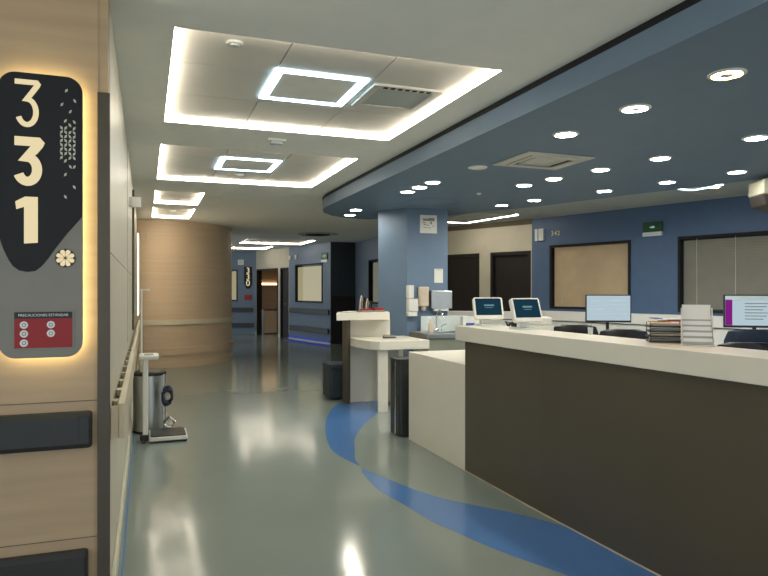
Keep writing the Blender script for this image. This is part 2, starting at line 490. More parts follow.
# four-way air diffuser
t = thing('air_diffuser', 'square white four-way air vent in the blue soffit', 'air vent', (3.15, 4.70, SZ))
b = MB()
for hs, z0 in ((.32, -.012), (.23, -.022), (.15, -.016)):
    wd = .085 if hs > .3 else .035
    for (a0, a1, c0, c1) in ((-hs, hs, -hs * .88, -hs * .88 + wd), (-hs, hs, hs * .88 - wd, hs * .88), (-hs, -hs + wd, -hs * .88 + wd, hs * .88 - wd), (hs - wd, hs, -hs * .88 + wd, hs * .88 - wd)):
        b.box(a0, a1, c0, c1, z0, z0 + .009)
b.build('louver', M['tile'], t)
b = MB(); b.box(-.1, .1, -.09, .09, -.012, -.003); b.build('center_plate', M['tile'], t)
b = MB(); b.box(-.24, .24, -.2, .2, -.0025, -.0005); b.build('duct', M['gap'], t)

# ---------------- left foreground oak wall ----------------
b = MB()
b.box(-3.2, -0.19, 3.0, 3.14, 0.0, H)
b.box(-0.19, -0.152, 3.004, 3.14, 0.0, H)
struct(b.build('wall_front', M['oak']), 'pale oak clad wall end carrying the backlit number sign')
b = MB()
for z in (0.36, 0.935): b.box(-3.0, -0.19, 2.9985, 3.0, z, z + 0.003)
struct(b.build('trim_7', M['seam']), 'fine panel joints in the pale oak wall')
b = MB(); b.box(-0.192, -0.143, 2.975, 3.003, 0, 2.235)
struct(b.build('trim_8', M['darkmetal'], bevel=0.003), 'dark bronze metal corner strip beside the oak wall')

# corridor left wall
wall('wall_left', (-0.15, 3.14), (-0.15, 12.6), M['gloss'], label='glossy cream corridor wall')
b = MB(); b.box(-0.150, -0.1485, 3.14, 7.9, 1.568, 1.571); b.box(-0.150, -0.1485, 6.0, 6.003, 0.95, H)
struct(b.build('trim_9', M['seam']), 'fine panel joints in the cream corridor wall')
b = MB(); b.box(-0.149, -0.130, 3.14, 12.5, 0, 0.10)
struct(b.build('baseboard_left', M['base'], bevel=0.004))
b = MB(); b.box(-0.149, -0.125, 7.95, 8.05, 0.95, 2.55)
struct(b.build('trim_10', M['darkmetal']), 'dark upright strip on the cream corridor wall')
t = thing('wall_light', 'tall thin glowing light strip in the corner by the curved wooden wall', 'wall light', (-0.148, 11.5, 0.98))
b = MB(); b.box(0.001, 0.02, -0.4, 0.4, 0, 1.36); b.build('housing', M['white'], t)
b = MB(); b.box(0.021, 0.035, -0.36, 0.36, 0.02, 1.34); b.build('light_strip', emit('soft_corner_led', (255, 236, 200), 1.3), t)
t = thing('door_sign_box', 'small white box jutting from the cream corridor wall near the ceiling', 'sign', (-0.149, 6.68, 2.20))
b = MB(); b.prism(rrect(0.012, 0.105, -0.03, 0.03, 0.012), 0, 0.095); b.build('body', M['white'], t)
b = MB(); b.box(0.0, 0.0115, -0.04, 0.04, 0.005, 0.09); b.build('mounting_plate', M['white'], t)

# corridor handrail: outer board held off the wall on brackets
t = thing('handrail', 'long cream handrail with brackets along the left corridor wall', 'handrail', (-0.15, 3.16, 0))
b = MB(); b.prism(rrect(0.032, 0.060, 0, 8.9, 0.006, 3), 0.735, 0.89); b.build('rail_board', M['rail'], t)
b = MB(); b.prism(rrect(0.002, 0.0315, 0, 0.012, 0.002, 2), 0.735, 0.88); b.build('end_cap', M['rail'], t)
b = MB(); b.box(0.002, 0.0315, 0.013, 8.9, 0.735, 0.75); b.build('bottom_board', M['rail'], t)
for k in range(22):
    b = MB(); y = 0.22 + k * 0.37
    b.prism(rrect(0.002, 0.031, y - .035, y + .035, .012, 4), 0.84, 0.875); b.build('bracket', M['rail'], t)

# charcoal bumper rails on the oak wall
def bumper(label, z0, z1, x1):
    t = thing('bumper_rail', label, 'handrail', (0, 3.0, 0))
    prof = [(z0, 0.0), (z0, -.03), (z0 + .02, -.045), (z1 - .02, -.045), (z1, -.03), (z1, 0.0)]
    b = MB(); xs = (-1.7, x1 - .05)
    b.rings([[(x, y - .002, z) for z, y in prof] for x in xs]); b.build('rail_board', M['charcoal'], t)
    b = MB(); b.rings([[(x, y * k - .002, (z - (z0 + z1) / 2) * s_ + (z0 + z1) / 2) for z, y in prof] for x, k, s_ in ((x1 - .0495, 1, 1), (x1 - .012, 1, 1), (x1 - .003, .85, .94), (x1, .5, .86))])
    b.build('end_cap', M['charcoal'], t)
bumper('upper charcoal bumper rail across the oak wall', 0.745, 0.895, -0.212)
bumper('lower charcoal bumper rail near the bottom of the oak wall', 0.165, 0.318, -0.228)

# ---------------- backlit 331 sign ----------------
t = thing('number_sign', 'tall backlit grey and navy sign with the number 331', 'sign', (0, 3.0, 0))
X0, X1, Z0, Z1 = -0.549, -0.245, 1.128, 2.274
ux = lambda u: X0 + (u - 0.0) / 83.5 * (X1 - X0)
vz = lambda v: 1.396 + (290.5 - v) * 0.00413
b = MB(); b.wallprism(rrect(X0, X1, Z0, Z1, 0.062, 8), -0.060, -0.046); b.build('panel', M['signgrey'], t, bevel=0.002)
b = MB()
outer = rrect(X0 + .012, X1 - .012, Z0 + .012, Z1 - .012, 0.052, 8); inner = rrect(X0 + .026, X1 - .026, Z0 + .026, Z1 - .026, 0.04, 8)
n = len(outer)
for i in range(n):
    j = (i + 1) % n
    b.wallprism([outer[i], outer[j], inner[j], inner[i]], -0.040, -0.016)
b.build('light_strip', M['halo'], t)
b = MB(); b.wallprism(rrect(X0 + .04, X1 - .04, Z0 + .04, Z1 - .04, 0.03, 4), -0.035, -0.001); b.build('standoff_box', M['signgrey'], t)
topc = [p for p in rrect(X0 + .001, X1 - .001, Z0, Z1 - .001, 0.061, 8)][9:27]
low = [(X0 + .001, vz(236)), (ux(5), vz(250)), (ux(10), vz(260)), (ux(14), vz(266)), (ux(20), vz(270)), (ux(28), vz(271.5)), (ux(36), vz(270.5)), (ux(42), vz(266)), (ux(48), vz(259)), (ux(56), vz(248)), (ux(68), vz(233)), (X1 - .001, vz(216))]
b = MB(); b.wallprism(topc + low, -0.0625, -0.0603); b.build('navy_face', M['signnavy'], t)
def three(ox, oz, wd, hgt, sw, sc):
    r = 0.30
    pts = [(0.04, 1), (0.76, 1), (0.80, 0.965), (0.78, 0.93), (0.44, 0.60)] + arc(0.44, 0.30, 0.30, 82, -155, 22)
    P = []
    k1, k2 = (wd - sw) / 0.86, (hgt - sw)
    for x, z in pts: P.append((ox + sw / 2 + x * k1 * 1.0, oz + sw / 2 + z * k2))
    b = MB(); b.stroke(P, sw, -0.0655, -0.0627); return b
three(ux(12), vz(131), ux(43) - ux(12), vz(85) - vz(131), 0.020, 1).build('digit', M['signcream'], t)
three(ux(9.5), vz(188), ux(46.5) - ux(9.5), vz(140.5) - vz(188), 0.036, 1).build('digit', M['signcream'], t)
b = MB(); b.wallprism([(ux(25), vz(244)), (ux(38.5), vz(243)), (ux(38.5), vz(198.5)), (ux(26), vz(198.5)), (ux(16.5), vz(203.5)), (ux(17.5), vz(211)), (ux(25), vz(208.5))], -0.0655, -0.0627); b.build('digit', M['signcream'], t)
# scattered leaf marks
marks = [(67, 92, 1), (75.5, 101.5, -1), (62.5, 106, 1), (71, 112.5, 1), (66, 122, 1), (75, 122.5, -1), (70.5, 126, -1), (75, 187, -1), (66, 175, 1), (66, 197, -1), (71, 167, -1), (75, 167, 1), (66, 161.5, 1)]
for r_ in range(8):
    for c_ in range(4):
        if (r_ in (0,) and c_ == 2) or (r_ == 7 and c_ == 1): continue
        marks.append((62 + c_ * 4.3, 129 + r_ * 4.2 , 1 if (r_ + c_) % 2 else -1))
for u, v_, sg in marks:
    cx, cz = ux(u), vz(v_); L_, W_ = 0.0080, 0.0036
    b = MB(); b.wallprism([(cx - L_ * .7 * sg, cz - L_), (cx + W_ * sg, cz - W_), (cx + L_ * .7 * sg, cz + L_), (cx - W_ * sg, cz + W_)], -0.0635, -0.0627)
    b.build('leaf_mark', M['dotpale'], t)
# round perforated emblem
mxe = Matrix.Translation((ux(66), -0.061, vz(257.5))) @ Matrix.Rotation(R(90), 4, 'X')
b = MB(mxe); b.lathe([(.038, 0), (.038, .003), (.034, .004)]); em = b.build('emblem', M['box_brown'], t)
b = MB(mxe)
for k in range(8):
    a = R(22.5 + 45 * k)
    c, s_ = math.cos(a), math.sin(a)
    loc = lambda r, q: (r * c - q * s_, r * s_ + q * c)
    b.prism([loc(.004, 0), loc(.012, -.0045), loc(.026, -.0092), loc(.034, -.006), loc(.035, 0), loc(.034, .006), loc(.026, .0092), loc(.012, .0045)], .0042, .0055)
b.build('emblem_petals', M['signcream'], em)
# red placard
px0, px1, pz0, pz1 = ux(15.5), ux(73), vz(345.5), vz(310.5)
b = MB(); b.wallprism([(px0 - .008, pz0 - .006), (px1 + .008, pz0 - .006), (px1 + .008, pz1 + .006), (px0 - .008, pz1 + .006)], -0.063, -0.0603); ph = b.build('placard_holder', M['signgrey'], t)
b = MB(); b.wallprism([(px0, pz0), (px1, pz0), (px1, pz1 - .026), (px0, pz1 - .026)], -0.065, -0.0632); b.build('red_placard', M['red'], ph)
b = MB(); b.wallprism([(px0, pz1 - .0258), (px1, pz1 - .0258), (px1, pz1), (px0, pz1)], -0.0652, -0.0632); b.build('header_band', M['black'], ph)
text('header_text', 'PRECAUCIONES ESTÁNDAR', 0.0145, M['paper'], ph, ((px0 + px1) / 2, -0.0660, pz1 - 0.013))
for u, v_ in ((25, 323), (25, 331.5), (25, 340.5), (51.5, 323), (51.5, 331.5)):
    mxd = Matrix.Translation((ux(u), -0.0653, vz(v_))) @ Matrix.Rotation(R(90), 4, 'X')
    b = MB(mxd); b.lathe([(.0148, 0), (.0148, .0015), (.012, .002)]); dd = b.build('button', M['paper'], ph)
    b = MB(mxd); b.torus_ring([(.008, .0022), (.008, .003), (.005, .003), (.005, .0022)], n=12); b.build('symbol', M['cabgrey'], ph)

# ---------------- curved wooden wall ----------------
CX, CY, CR = 0.08, 13.92, 1.60
def cyl_ring(r0, r1, z0, z1, name, m, label):
    b = MB(); b.smooth = True; n = 96
    b.torus_ring([(r0, z0), (r1, z0), (r1, z1), (r0, z1)], c=(CX, CY), n=n)
    return struct(b.build(name, m), label)
b = MB(); b.lathe([(CR, 0), (CR, H)], c=(CX, CY), n=96)
struct(b.build('wall_curved', M['curved']), 'round beige wood clad wall at the end of the left wall')
cyl_ring(CR, CR + .035, 0.78, 0.87, 'trim_11', M['rail'], 'beige rail around the curved wooden wall')
cyl_ring(CR, CR + .03, 0.23, 0.36, 'trim_12', M['curved'], 'low bumper band around the curved wooden wall')
cyl_ring(CR, CR + .012, 0.0, 0.10, 'baseboard_curved', M['curved'], 'skirting of the curved wooden wall')
b = MB(); b.smooth = True
for z in [0.5 + 0.24 * k for k in range(9)]:
    if abs(z - .83) < .1: continue
    b.torus_ring([(CR, z), (CR + .0015, z), (CR + .0015, z + .003), (CR, z + .003)], c=(CX, CY), n=96)
struct(b.build('trim_13', M['rail']), 'thin horizontal joints around the curved wooden wall')
def on_cyl(u_ang, r): return (CX + r * math.cos(u_ang), CY + r * math.sin(u_ang))
x, y = on_cyl(R(-94), CR + .004)
t = thing('wall_plate', 'small pale switch plate high on the curved wooden wall', 'wall fitting', (x, y, 2.31), R(-4))
b = MB(); b.prism(rrect(-.06, .06, -.02, 0, .006, 3), 0, .12); b.build('plate', M['curved'], t)
b = MB(); b.box(-.03, .03, -.024, -.0205, .02, .10); b.build('cover', M['cream'], t)

# ---------------- far walls ----------------
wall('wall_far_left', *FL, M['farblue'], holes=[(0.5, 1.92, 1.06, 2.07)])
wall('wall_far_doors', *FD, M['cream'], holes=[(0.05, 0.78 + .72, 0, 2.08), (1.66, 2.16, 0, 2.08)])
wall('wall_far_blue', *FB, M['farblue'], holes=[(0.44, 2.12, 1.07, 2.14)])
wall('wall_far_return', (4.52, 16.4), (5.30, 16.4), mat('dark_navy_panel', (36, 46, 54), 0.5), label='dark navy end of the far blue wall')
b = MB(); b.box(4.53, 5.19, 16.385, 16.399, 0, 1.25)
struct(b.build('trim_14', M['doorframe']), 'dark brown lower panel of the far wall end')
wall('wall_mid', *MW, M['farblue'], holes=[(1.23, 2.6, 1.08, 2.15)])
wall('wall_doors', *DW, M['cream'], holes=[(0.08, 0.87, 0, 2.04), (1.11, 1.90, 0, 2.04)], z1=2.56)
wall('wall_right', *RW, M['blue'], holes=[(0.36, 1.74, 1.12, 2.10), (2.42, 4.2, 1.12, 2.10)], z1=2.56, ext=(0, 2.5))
mx, L, a = frame_of(*DW); b = MB(mx); b.box(0, L, -.012, -.001, 2.46, 2.538)
struct(b.build('trim_15', M['seam']), 'dark line between cream wall and ceiling')
mx, L, a = frame_of(*FB); b = MB(mx); b.box(0, L - .01, -.015, -.001, 0.025, .11)
struct(b.build('baseboard_far', mat('bright_blue_skirting', (60, 90, 215), .4)), 'bright blue skirting of the far blue wall')
b = MB(mx); b.box(0, L - .01, -.02, -.001, 0, .022)
struct(b.build('trim_16', M['base']), 'pale line below the blue skirting')
mx, L, a = frame_of(*FD); b = MB(mx); b.box(1.52, 1.64, -.015, -.001, 0, .09); b.box(-.15, .03, -.015, -.001, 0, .09)
struct(b.build('baseboard_far_doors', M['base']))

def window(n, W, t0, t1, z0, z1, blind, slats=True, label=None, fw=0.035, cord=True, gapx=0.0):
    mx, L, a = frame_of(*W)
    b = MB(mx)
    for (a0, a1, c0, c1) in ((t0, t1, z0, z0 + fw), (t0, t1, z1 - fw, z1), (t0, t0 + fw, z0 + fw, z1 - fw), (t1 - fw, t1, z0 + fw, z1 - fw)):
        b.box(a0 + .001, a1 - .001, -0.018, 0.10, c0 + .001, c1 - .001)
    root = struct(b.build('window_%d' % n, M['gap']), label)
    b = MB(mx); b.box(t0 + fw, t1 - fw, 0.02, 0.026, z0 + fw, z1 - fw); b.build('glass_pane', M['glass'], root)
    b = MB(mx)
    if slats:
        z = z0 + fw + 0.01
        while z < z1 - fw - 0.042:
            b.rings([[(x_, 0.048, z), (x_, 0.050, z - .001), (x_, 0.066, z + .032), (x_, 0.064, z + .033)] for x_ in (t0 + fw + .01 + gapx, t1 - fw - .01)])
            z += 0.034
    else:
        b.box(t0 + fw + .01 + gapx, t1 - fw - .01, 0.05, 0.056, z0 + fw, z1 - fw - .002)
    bl = b.build('blind', blind, root)
    b = MB(mx); b.box(t0 + fw, t1 - fw, 0.085, 0.099, z0 + fw, z1 - fw); b.build('backing', M['gap'], root)
    if cord:
        b = MB(mx); b.box(t0 + .22, t0 + .225, 0.040, 0.044, z0 + fw, z1 - fw); b.box(t0 + .70, t0 + .704, 0.040, 0.044, z0 + fw, z1 - fw); b.build('blind_cord', M['rim'], root)
    return root
window(1, RW, 0.36, 1.74, 1.12, 2.10, M['blind1'], False, 'left window of the blue wall with beige shade', cord=False)
b = MB(frame_of(*RW)[0]); b.box(.53, .55, .044, .048, 1.20, 1.86); b.build('glass_reflection', M['rail'], bpy.data.objects['window_1'])  # pale bar modelled in place of a bright reflection in the glass
window(2, RW, 2.42, 4.2, 1.12, 2.10, M['blind2'], True, 'right window of the blue wall with grey slatted blind')
litblind = M['blind1']
window(3, FB, 0.44, 2.12, 1.07, 2.14, emit('glowing_far_blind', (226, 214, 165), .24), True, 'window of the far blue wall with blind glowing as if lit from behind', cord=False)  # this blind and the next two emit, standing in for light from behind
window(4, MW, 1.23, 2.6, 1.08, 2.15, emit('glowing_mid_blind', (205, 205, 185), .16), True, 'window of the blue wall behind the column', cord=False, gapx=.12)
window(5, FL, 0.5, 1.92, 1.06, 2.07, emit('glowing_left_blind', (226, 214, 165), .2), True, 'window half hidden by the curved wooden wall', cord=False)

def door(n, W, t0, t1, z1, label, open_=False):
    mx, L, a = frame_of(*W)
    b = MB(mx); fw = 0.05
    b.box(t0 + .001, t0 + fw, -.015, .15, 0, z1 - .001); b.box(t1 - fw, t1 - .001, -.015, .15, 0, z1 - .001); b.box(t0 + fw, t1 - fw, -.015, .15, z1 - fw, z1 - .001)
    root = struct(b.build('door_%d' % n, M['doorframe']), label)
    if not open_:
        b = MB(mx); b.box(t0 + fw + .003, t1 - fw - .003, .03, .07, 0.008, z1 - fw - .003); b.build('door_leaf', M['door'], root)
        b = MB(mx); b.tube([(t1 - .12, .028, 1.0), (t1 - .12, -.02, 1.0), (t1 - .22, -.02, 1.0)], .009); b.build('door_handle', M['steel'], root)
    return root
door(1, DW, 0.08, 0.87, 2.04, 'dark walnut door next to the blue column')
door(2, DW, 1.11, 1.90, 2.04, 'dark walnut door next to the blue wall corner')
door(3, FD, 0.05, 1.50, 2.08, 'far open doorway with a warm light inside', True)
door(4, FD, 1.66, 2.16, 2.08, 'far dark door right of the open doorway')
# room behind the open doorway
mx, L, a = frame_of(*FD)
b = MB(mx); b.box(-.4, 2.4, 1.6, 1.7, 0, 2.5); b.box(-.4, -.3, .17, 1.6, 0, 2.5); b.box(2.3, 2.4, .17, 1.6, 0, 2.5); b.box(-.4, 2.4, .17, 1.7, 2.5, 2.6)
struct(b.build('wall_inner_room', M['curved']), 'warm wood walls of the room behind the open doorway')
t = thing('wall_lamp', 'glowing bar lamp seen through the far open doorway', 'lamp', on(*FD, -0.299, 0.60, 1.55), a + R(90))
b = MB(); b.box(-.36, .42, -.05, 0, 0, .03); b.build('shelf', M['rail'], t)
b = MB(); b.box(-.35, .40, -.045, -.005, .031, .09); b.build('light_strip', emit('warm_bar', (255, 205, 150), 2.0), t)
t = thing('cabinet', 'low brown cabinet inside the far open doorway', 'cabinet', on(*FD, -0.08, 0.72, 0), a + R(90))
b = MB(); b.box(-.5, .5, -.2, .2, 0, .78); b.build('body', M['brown'], t)
b = MB(); b.box(-.49, -.01, -.215, -.202, .03, .75); b.build('cabinet_door', M['curved'], t)
b = MB(); b.box(.01, .49, -.215, -.202, .03, .75); b.build('cabinet_door', M['curved'], t)

def wall_rails(W, t0, t1, label, zs, m):
    mx, L, a = frame_of(*W)
    t = thing('bumper_rail', label, 'handrail', (W[0][0], W[0][1], 0), a)
    b = MB(); b.box(t0, t1, -.055, -.02, zs[0], zs[1]); b.build('rail_board', m, t, bevel=.008)
    b = MB(); b.box(t0 + .03, t0 + .08, -.0195, -.001, zs[0] + .02, zs[1] - .02); b.box(t1 - .08, t1 - .03, -.0195, -.001, zs[0] + .02, zs[1] - .02); b.build('bracket', m, t)
wall_rails(FB, 0.12, 2.52, 'dark handrail below the window of the far blue wall', (.76, .90), M['charcoal'])
wall_rails(FB, 0.12, 2.50, 'dark low bumper near the floor of the far blue wall', (.25, .40), M['charcoal'])
wall_rails(FL, 0.2, 2.44, 'dark handrail under the far number sign', (.71, .85), M['charcoal'])
wall_rails(FL, 0.2, 2.44, 'dark low bumper under the far number sign', (.22, .36), M['charcoal'])

# far number sign
mx, L, a = frame_of(*FL)
t = thing('number_sign', 'narrow black sign with the number 330 on the far wall', 'sign', on(*FL, 2.27, 0, 0), a)
b = MB(); b.wallprism([(-.13, 2.16), (-.13, 1.62), (-.05, 1.46), (.05, 1.46), (.13, 1.62), (.13, 2.16)], -.03, -.002); b.build('panel', M['signnavy'], t)
for k, ch in enumerate('330'):
    text('digit', ch, .27, M['signcream'], t, (0, -.034, 2.03 - k * .2), sx=1.0)
b = MB(); b.box(-.12, .12, -.02, -.002, 1.10, 1.26); b.build('red_placard', M['red'], t)
t = thing('wall_plate', 'small pale box on the far wall left of the number 330 sign', 'wall fitting', on(*FL, 2.03, 0, 2.22), a)
b = MB(); b.box(-.09, .09, -.04, -.002, 0, .17); b.build('body', M['white'], t)
b = MB(); b.box(-.05, .05, -.045, -.0405, .04, .13); b.build('cover', M['acrylic'], t)
mx, L, a = frame_of(*FB)
for tt, lb in ((.10, 'small pale plate at the corner above the far window, left of a pair'), (.50, 'small pale plate above the far window, right of a pair')):
    t = thing('wall_plate', lb, 'wall fitting', on(*FB, tt, 0, 2.30), a, 'small plates above the far window')
    b = MB(); b.box(-.055, .055, -.03, -.002, 0, .12); b.build('body', M['white'], t)
    b = MB(); b.box(-.035, .035, -.034, -.0305, .03, .09); b.build('cover', M['numeral'], t)
t = thing('exit_sign', 'small green sign at the right top corner of the far blue wall', 'sign', on(*FB, 2.26, 0, 2.15), a)
b = MB(); b.box(-.17, .17, -.03, -.002, .07, .25); b.build('panel', M['green'], t)
b = MB(); b.box(-.17, .17, -.03, -.002, 0, .068); b.build('lower_band', M['acrylic'], t)
b = MB(); b.wallprism([(-.09, .15), (.03, .15), (.03, .12), (.10, .165), (.03, .21), (.03, .18), (-.09, .18)], -.034, -.0305); b.build('arrow', M['greentext'], t)

# ---------------- blue wall fittings ----------------
mx, L, a = frame_of(*RW)
t = thing('wall_speaker', 'small pale paired wall fitting beside the room number 342', 'wall fitting', on(*RW, .17, 0, 2.18), a)
b = MB(); b.box(-.085, -.03, -.035, -.002, 0, .19); b.build('narrow_plate', M['acrylic'], t, bevel=.004)
b = MB(); b.box(-.015, .085, -.035, -.002, 0, .19); b.build('wide_plate', M['acrylic'], t, bevel=.004)
t = thing('room_number', 'raised pale numerals 342 on the blue wall above the left window', 'sign', on(*RW, .465, 0, 2.28), a)
for k, ch in enumerate('342'): text('digit', ch, .10, M['numeral'], t, (-.058 + k * .058, -.006, 0), ext=.004, sx=1.0)
t = thing('exit_sign', 'dark green exit sign between the two windows of the blue wall', 'sign', on(*RW, 2.075, 0, 2.13), a)
b = MB(); b.box(-.135, .135, -.03, -.002, .055, .19); b.build('panel', M['green'], t)
b = MB(); b.box(-.135, .135, -.04, -.002, 0, .053); b.build('lower_band', M['acrylic'], t)
b = MB(); b.wallprism([(-.035, .112), (.01, .112), (.01, .10), (.04, .12), (.01, .14), (.01, .128), (-.035, .128)], -.033, -.0305); b.build('arrow', M['greentext'], t)
# low white service ledge below the windows
P2 = (4.45, 9.75)
mxr, L, a = frame_of(*RW)
b = MB(mxr)
b.box(0.05, 6.0, -.10, -.001, 0, .93); b.box(0.0, 6.0, -.14, -.001, .945, 1.085)
o = b.build('service_ledge', M['ledge'], bevel=.004); tag(o, 'long low white ledge running below both windows of the blue wall', 'ledge')
mx2, L2, a2 = frame_of((4.50, 9.62), (5.62, 8.72))
b = MB(mx2); b.box(0, L2, -.04, .06, 0, .94); b.box(-.03, L2, -.07, .09, .955, 1.07)
o = b.build('low_partition', M['ledge'], bevel=.004); tag(o, 'low white partition in front of the two dark walnut doors', 'partition')

# ceiling-hung box at the right edge
t = thing('ceiling_unit', 'cream and brown box hanging under the ceiling at the right edge', 'ceiling fitting', (5.70, 4.55, 2.11), R(-25))
b = MB(); b.wallprism([(-.22, .20), (.30, .17), (.30, .31), (-.17, .35), (-.22, .33)], -.15, .15); b.build('upper_shell', M['tan'], t, bevel=.015)
b = MB(); b.wallprism([(-.215, .198), (.30, .168), (.30, -.03), (.12, .0), (-.05, .05), (-.19, .10)], -.145, .145); b.build('lower_shell', M['box_brown'], t, bevel=.01)
b = MB(); b.tube([(0, 0, .352), (0, 0, .385)], .03); b.build('mount', M['white'], t)

# ---------------- column ----------------
CP = [(3.02, 8.48), (3.29, 8.08), (3.87, 8.04), (3.98, 8.5), (3.75, 8.95), (3.2, 8.95)]
b = MB(); b.prism(CP, 0, SZ)
struct(b.build('wall_column', M['column']), 'many-sided blue column in front of the dark doors')
C1 = ((3.29, 8.08), (3.87, 8.04)); mxc, Lc, ac = frame_of(*C1)
def poster(name, label, t_, z, wd, hg, lines, tilt=0):
    t = thing(name, label, 'notice', on(*C1, t_, 0, z), ac)
    b = MB(); b.box(-wd / 2, wd / 2, -.012, -.002, 0, hg); b.build('board', M['white'], t)
    b = MB()
    for (x0, x1, z0, z1) in lines: b.box(x0 * wd, x1 * wd, -.0135, -.0122, z0 * hg, z1 * hg)
    b.build('print', M['cabgrey'], t)
poster('notice_board', 'white framed notice high on the blue column', .30, 2.175, .24, .245, [(-.34, .36, .68, .80), (.0, .36, .70, .84), (-.34, -.18, .55, .60), (-.3, -.15, .45, .5), (-.12, .02, .42, .46), (.1, .2, .5, .64), (.2, .36, .38, .41), (-.05, .15, .28, .31), (-.3, -.1, .3, .33)])
poster('paper_notice', 'small white paper on the blue column above the towel dispenser', .445, 1.505, .125, .19, [(-.3, .3, .9, .93)])
t = thing('soap_dispenser', 'white slim gel dispenser at the left of the column face', 'dispenser', on(*C1, .045, 0, 1.06), ac)
b = MB(); b.prism(rrect(-.065, .065, -.11, -.003, .02, 4), .0, .06); b.prism(rrect(-.065, .075, -.12, -.003, .02, 4), .065, .23); b.build('drip_tray', M['white'], t)
b = MB(); b.prism(rrect(-.065, .02, -.10, -.003, .015, 4), .235, .41); b.build('body', M['white'], t, bevel=.006)
t = thing('cup_dispenser', 'beige rounded dispenser between the gel and towel dispensers', 'dispenser', on(*C1, .215, 0, 1.13), ac)
b = MB(); b.prism(rrect(-.075, .07, -.10, -.003, .04, 6), .06, .32); b.build('body', M['soap'], t, bevel=.01)
b = MB(); b.lathe([(.02, 0), (.034, .02), (.036, .055)], c=(0, -.05)); b.build('nozzle', M['soap'], t)
b = MB(); b.lathe([(.012, -.101), (.012, -.10)], c=(0, 0)); 
b.bm.free()
t = thing('towel_dispenser', 'brushed steel paper towel dispenser at the right of the column face', 'dispenser', on(*C1, .455, 0, 1.155), ac)
b = MB(); b.wallprism([(-.15, .0), (.15, .0), (.15, .245), (-.15, .245)], -.12, -.003); b.build('body', M['steel'], t, bevel=.012)
b = MB(); b.box(-.10, .10, -.10, -.03, -.03, -.001); b.build('towel', M['paper'], t)
# hand wash station
t = thing('wash_basin', 'steel hand wash trough with faucet in front of the blue column', 'sink', (3.72, 7.66, 0))
b = MB(); b.box(-.42, .42, -.25, .25, 0, .80); b.build('cabinet', M['cabgrey'], t, bevel=.005)
b = MB()
b.box(-.45, .45, -.28, -.22, .802, .86); b.box(-.45, .45, .24, .30, .802, .86); b.box(-.45, -.39, -.22, .24, .802, .86); b.box(.39, .45, -.22, .24, .802, .86); b.box(-.39, .39, -.22, .24, .802, .812)
b.build('basin', M['steel'], t, bevel=.006)
b = MB(); b.box(-.28, .42, .30, .312, .862, 1.06); b.build('splash_back', M['acrylic'], t)
b = MB(); b.tube([(-.1, .2, .86), (-.1, .2, 1.06), (-.1, .17, 1.12), (-.1, .10, 1.14), (-.1, .03, 1.12), (-.1, .0, 1.06)], .012); fc = b.build('faucet', M['chrome'], t)
b = MB(); b.lathe([(.03, .861), (.03, .885), (.018, .90)], c=(-.1, .2)); b.build('faucet_base', M['chrome'], fc)
b = MB(); b.tube([(-.03, .2, .861), (-.03, .2, .93), (.03, .17, .955)], .008); b.build('tap_lever', M['chrome'], t)
t = thing('tissue_box', 'white and blue carton on the wash trough by the counter end', 'box', (4.03, 7.75, .861), R(-10))
b = MB(); b.box(-.09, .13, -.07, .07, 0, .19); b.build('carton', M['white'], t, bevel=.004)
b = MB(); b.box(-.05, .07, -.073, -.0705, .04, .11); b.build('label_print', M['bluepaper'], t)
t = thing('soap_bottle', 'beige pump bottle on the wash trough beside the faucet', 'bottle', (3.42, 7.60, .861))
b = MB(); b.lathe([(.001, 0), (.032, .0), (.034, .10), (.026, .13), (.012, .145), (.012, .16)]); b.build('body', M['soap'], t)
b = MB(); b.tube([(0, 0, .161), (0, 0, .19), (-.035, 0, .19)], .006); b.build('pump', M['white'], t)

# ---------------- white desk before the column ----------------
t = thing('white_desk', 'white two-level desk with brown end panel in front of the blue column', 'desk', (0, 0, 0))
b = MB(); b.prism([(2.14, 7.50), (2.82, 7.50), (2.95, 7.90), (2.27, 7.90)], 1.04, 1.13); b.build('high_top', M['counter'], t, bevel=.004)
b = MB(); b.box(2.366, 2.93, 7.78, 7.88, 0, 1.038); b.build('front_panel', M['counter'], t)
b = MB(); b.box(2.325, 2.364, 7.66, 7.88, 0, 1.038); b.build('end_panel', M['brown'], t)
b = MB(); b.prism([(2.365, 7.36), (2.42, 7.08), (2.50, 6.97), (3.12, 6.97), (3.12, 7.775), (2.365, 7.775)], .718, .82); b.build('desk_top', M['counter'], t, bevel=.004)
b = MB(); b.box(2.50, 2.62, 7.02, 7.06, 0, .717); b.build('leg', M['counter'], t, bevel=.003)
b = MB(); b.box(2.86, 2.92, 7.30, 7.76, 0, .717); b.build('leg', M['counter'], t, bevel=.003)
t = thing('stool', 'dark slate upholstered cube stool behind the brown desk end', 'stool', (2.40, 8.20, 0), 0)
b = MB(); b.prism(rrect(-.20, .20, -.20, .20, .04, 5), .02, .395); b.build('body', M['stool'], t, bevel=.01)
b = MB(); b.prism(rrect(-.205, .205, -.205, .205, .045, 5), .397, .455); b.build('seat', M['stool'], t, bevel=.015, seg=3)
